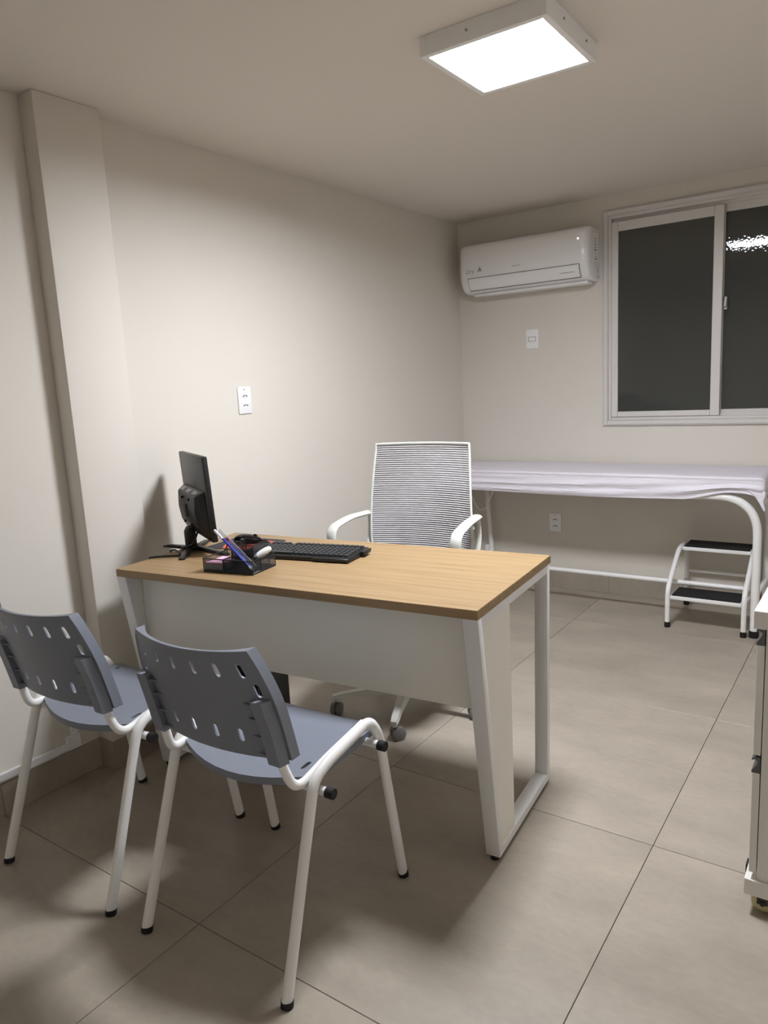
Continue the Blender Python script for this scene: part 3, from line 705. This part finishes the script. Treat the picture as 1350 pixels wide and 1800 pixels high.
# cords over the left edge
def wpt(x, y_, z): return dw(x, y_, z)
for nm, lb, pts in (('power_cord', 'thin black cord trailing over the left end of the desk, nearer the chairs', [(-1.185, .215, DH + .004), (-1.21, .20, DH + .004), (-1.24, .18, DH + .004), (-1.27, .158, DH + .004), (-1.289, .15, DH - .004), (-1.293, .155, DH - .06), (-1.29, .17, DH - .2)]),
                    ('video_cord', 'black cord looping behind the monitor stand to the desk end by the wall', [(-1.215, .225, DH + .004), (-1.235, .232, DH + .010), (-1.255, .24, DH + .012), (-1.275, .247, DH + .006), (-1.289, .25, DH - .006), (-1.293, .255, DH - .1)])):
    b = MB(); b.tube(spline([wpt(*p) for p in pts]), .0032, seg=8); tag(b.build(nm, 'black', None, smooth=60), lb, 'cable')

# ------------------------------------------------------------------ keyboard, mouse, pad
kb = thing('keyboard', 'black full-size computer keyboard on the desk', 'keyboard', (.894, -2.421, DH + .0028), .187)
L_, D_ = .412, .150; KP = .0187
b = MB(); b.prism([(0, .0), (0, .011), (.012, .0125), (D_, .0175), (D_, .003), (D_ - .03, 0)], 0, -L_, 0, .0015); b.build('keyboard_case', 'black', kb)
b = MB(); b.box((-.13, -.006, .0), (-.002, .006, .0115), .002); b.box((-L_ + .002, -.006, 0), (-L_ + .1, .006, .0115), .002); b.prism([(.085, .005), (.085, .0155), (D_ - .01, .0165), (D_ - .02, .005)], 0, -.002, .016, .001); b.build('case_edge', 'black', kb)
b = MB(); rows = 6
for r in range(rows):
    y0 = .014 + r * .0205 + (.006 if r == 5 else 0); z = .0125 + (y0) / D_ * .005
    n = 21; k = 0
    while k < n:
        wdt = 1
        if r == 0 and k == 4: wdt = 6
        if r in (1, 2) and k == 0: wdt = 2
        x = -L_ + .010 + k * KP
        if not (r == 5 and k in (1, 6)):
            b2 = bmesh.new(); bmesh.ops.create_cube(b2, size=1)
            for v in b2.verts:
                top = v.co.z > 0; s_ = .72 if top else .94
                v.co = Vector((x + wdt * KP / 2 + v.co.x * wdt * KP * (s_ if wdt == 1 else .95), y0 + .0095 + v.co.y * .0191 * s_, z + (.0075 if top else -.001) + v.co.y * .0012))
            b.bm(b2)
        k += wdt
tag(b.build('keys', 'key', kb, smooth=0), kind='stuff')
pad = thing('mouse_pad', 'orange and dark mouse pad at the far edge of the desk', 'mouse pad', (.352, -2.335, DH), .10)
def rrect(x0, y0, x1, y1, r, n=5):
    o = []
    for cx, cy, a in ((x1 - r, y1 - r, 0), (x0 + r, y1 - r, 90), (x0 + r, y0 + r, 180), (x1 - r, y0 + r, 270)):
        for k in range(n + 1): t = math.radians(a + 90 * k / n); o.append((cx + r * math.cos(t), cy + r * math.sin(t)))
    return o
b = MB(); b.prism(rrect(-.115, -.095, .115, .095, .012), 2, 0, .002); b.build('pad_base', 'pad_dark', pad)
b = MB(); b.prism([(-.04, -.085), (.106, -.085), (.109, .045), (.095, .060), (.01, .072), (-.09, .0)], 2, .002, .0023); b.build('pad_print', 'pad_orange', pad, smooth=0)
mouse = thing('computer_mouse', 'black computer mouse on the mouse pad', 'mouse', (.352, -2.325, DH + .0024), -.96)
b = MB()
def mfn(u, v):
    a = 2 * PI * u; r = math.sin(PI / 2 * v); z = .033 * math.cos(PI / 2 * v) ** .8
    x = .031 * r * math.copysign(abs(math.cos(a)) ** .85, math.cos(a)); y_ = .056 * r * math.copysign(abs(math.sin(a)) ** .85, math.sin(a))
    return (x, y_, z * (1 - .25 * (y_ / .056)) + .001)
b.grid(mfn, 32, 12); b.add([mfn(k / 32, 1) for k in range(32)], [tuple(range(32))]); b.build('mouse_shell', 'black_gloss', mouse, smooth=60)
b = MB(); b.lathe([(.002, -.003), (.008, -.003), (.009, 0), (.008, .003), (.002, .003)], 16, 0, (0, .028, .024)); b.build('scroll_wheel', 'rubber', mouse)
b = MB(); b.tube(spline([(0, .055, .008), (.0, .07, .003), (.015, .085, .0), (.05, .095, -.0005)]), .002, seg=6); b.build('mouse_cord', 'black', mouse)

# ------------------------------------------------------------------ mesh organizer and contents
OG = (.519, -2.688, DH); OGA = .16
org = thing('desk_organizer', 'black wire-mesh desk organizer on the near edge of the desk', 'organizer', OG, OGA)
OW, OD = .19, .125
MB().box((0, 0, 0), (OW, OD, .0065), .001).build('base_plate', 'black', org)
def lattice(b, p0, ex, ez, pitch=.0047, wd=.0005):
    """diamond mesh over the parallelogram p0 + s*ex + t*ez"""
    p0 = Vector(p0); ex = Vector(ex); ez = Vector(ez); A, B = ex.length, ez.length; nx = ex.normalized(); nz = ez.normalized(); nn = nx.cross(nz)
    for sgn in (1, -1):
        c = -B if sgn > 0 else 0
        end = A if sgn > 0 else A + B
        c += pitch / 2
        while c < end:
            # line: s = c + sgn*t
            t0, t1 = 0, B
            s0, s1 = c, c + sgn * B
            if sgn > 0:
                if s0 < 0: t0 = -c; s0 = 0
                if s1 > A: t1 = A - c; s1 = A
            else:
                if s0 > A: t0 = c - A; s0 = A
                if s1 < 0: t1 = c; s1 = 0
            if t1 - t0 > 1e-4:
                a = p0 + nx * s0 + nz * t0; d = p0 + nx * s1 + nz * t1; q = (d - a).normalized().cross(nn) * wd; k = nn * wd
                b.add([a - q, a + k, a + q, d - q, d + k, d + q], [(0, 1, 4, 3), (1, 2, 5, 4), (2, 0, 3, 5)])
            c += pitch
def mesh_box(nm, x0, y0, x1, y1, hts, top=None):
    """four mesh walls (front,right,back,left heights) with rim wires"""
    b = MB(); r = MB(); z0 = .004
    cs_ = [(x0, y0), (x1, y0), (x1, y1), (x0, y1)]
    for i in range(4):
        a, c = cs_[i], cs_[(i + 1) % 4]; h = hts[i]
        lattice(b, (a[0], a[1], z0), (c[0] - a[0], c[1] - a[1], 0), (0, 0, h - z0))
        r.tube([(a[0], a[1], h), (c[0], c[1], h)], .0019, seg=6); r.tube([(a[0], a[1], z0), (a[0], a[1], h)], .0012, seg=6)
        r.tube([(c[0], c[1], z0), (c[0], c[1], h)], .0012, seg=6)
    w_ = b.build(nm, 'black', org, smooth=0); tag(w_, kind='stuff'); r.build('rim_wire', 'black', org, smooth=60)
mesh_box('note_tray', .001, .001, .078, OD - .001, (.043, .043, .062, .043))
mesh_box('pen_cup', .080, .046, .164, OD - .001, (.082, .082, .082, .082))
mesh_box('front_tray', .080, .001, OW - .001, .044, (.043, .043, .043, .043))
mesh_box('clip_tray', .166, .046, OW - .001, OD - .001, (.043, .043, .043, .043))
b = MB(); b.tube(fillet([(.004, OD - .02, .043), (.03, OD - .02, .078), (.078, OD - .02, .078), (.083, OD - .02, .043)], .02), .0018, seg=6); b.build('note_rest', 'black', org, smooth=60)
def ow(x, y_, z): return (OG[0] + x * math.cos(OGA) - y_ * math.sin(OGA), OG[1] + x * math.sin(OGA) + y_ * math.cos(OGA), DH + z)
nt_ = thing('note_pad', 'pile of pink and white note paper in the mesh organizer', 'note paper', ow(.040, .052, .0068), OGA)
MB().box((-.036, -.045, 0), (.036, .045, .016)).build('white_sheets', 'paper', nt_, smooth=0)
MB().box((-.035, -.044, .016), (.035, .044, .022)).build('pink_sheets', 'pink', nt_, smooth=0)
def pen(label, a, c, mats):
    A, C = Vector(ow(*a)), Vector(ow(*c)); d = C - A
    t = thing('pen', label, 'pen', A, 0, 'pens in the mesh organizer')
    e = [Vector((0, 0, 0)), d * .1, d * .78, d]
    MB().cyl(e[0], e[1], .001, .0035, 10).build('tip', mats[2], t); MB().cyl(e[1], e[2], .0036, None, 12).build('barrel', mats[0], t); MB().cyl(e[2], e[3], .0042, .0038, 12).build('cap', mats[1], t)
    n_ = d.normalized().cross(Vector((0, 1, 0))).normalized() * .0052
    MB().tube([e[2] * 1.02 + n_, e[3] * .99 + n_], .0011, .0011, seg=6).build('clip', mats[1], t)
pen('blue pen with a white cap leaning out of the mesh organizer', (.182, .012, .0105), (.040, .022, .132), ('blue', 'pen_white', 'pen_white'))
pen('all-blue pen, the shorter of the two leaning in the organizer', (.178, .024, .0105), (.066, .030, .103), ('blue', 'blue', 'pen_white'))
rl = thing('ruler', 'clear plastic ruler with red print leaning in the mesh organizer', 'ruler', ow(.172, .037, .012), OGA)
ang = math.atan2(.125, -.142)
RM = Matrix.Rotation(-(ang), 4, 'Y')
b = MB(); b.box((0, -.001, -.011), (.172, .001, .011), M4=RM); b.build('blade', 'clear', rl, smooth=0)
b = MB()
for k in range(33): b.box((.004 + k * .005, -.0014, .012 - (.006 if k % 5 == 0 else .0035)), (.0046 + k * .005, -.0011, .0115), M4=RM)
for k in range(6): b.box((.01 + k * .025, -.0014, -.001), (.0125 + k * .025, -.0011, .003), M4=RM)
tag(b.build('scale_marks', 'dark_print', rl, smooth=0), kind='stuff')
b = MB(); b.cyl(RM @ Vector((.13, -.0018, -.002)), RM @ Vector((.13, -.0011, -.002)), .007, seg=14); b.build('round_logo', 'red', rl)
it = thing('stationery_item', 'white rounded plastic item sticking out of the mesh organizer', 'stationery', ow(.182, .085, .052), OGA + .7)
b = MB(); b.grid(lambda u, v: (lambda a, r, s_: Matrix.Rotation(-.5, 4, 'Y') @ Vector((-.01 + s_ * .033, .011 * r * math.cos(a), .0115 * r * math.sin(a) + .004)))(2 * PI * u, math.sin(PI * v) ** .6, -math.cos(PI * v)), 20, 14)
b.build('rounded_body', 'white_plastic', it, smooth=70)
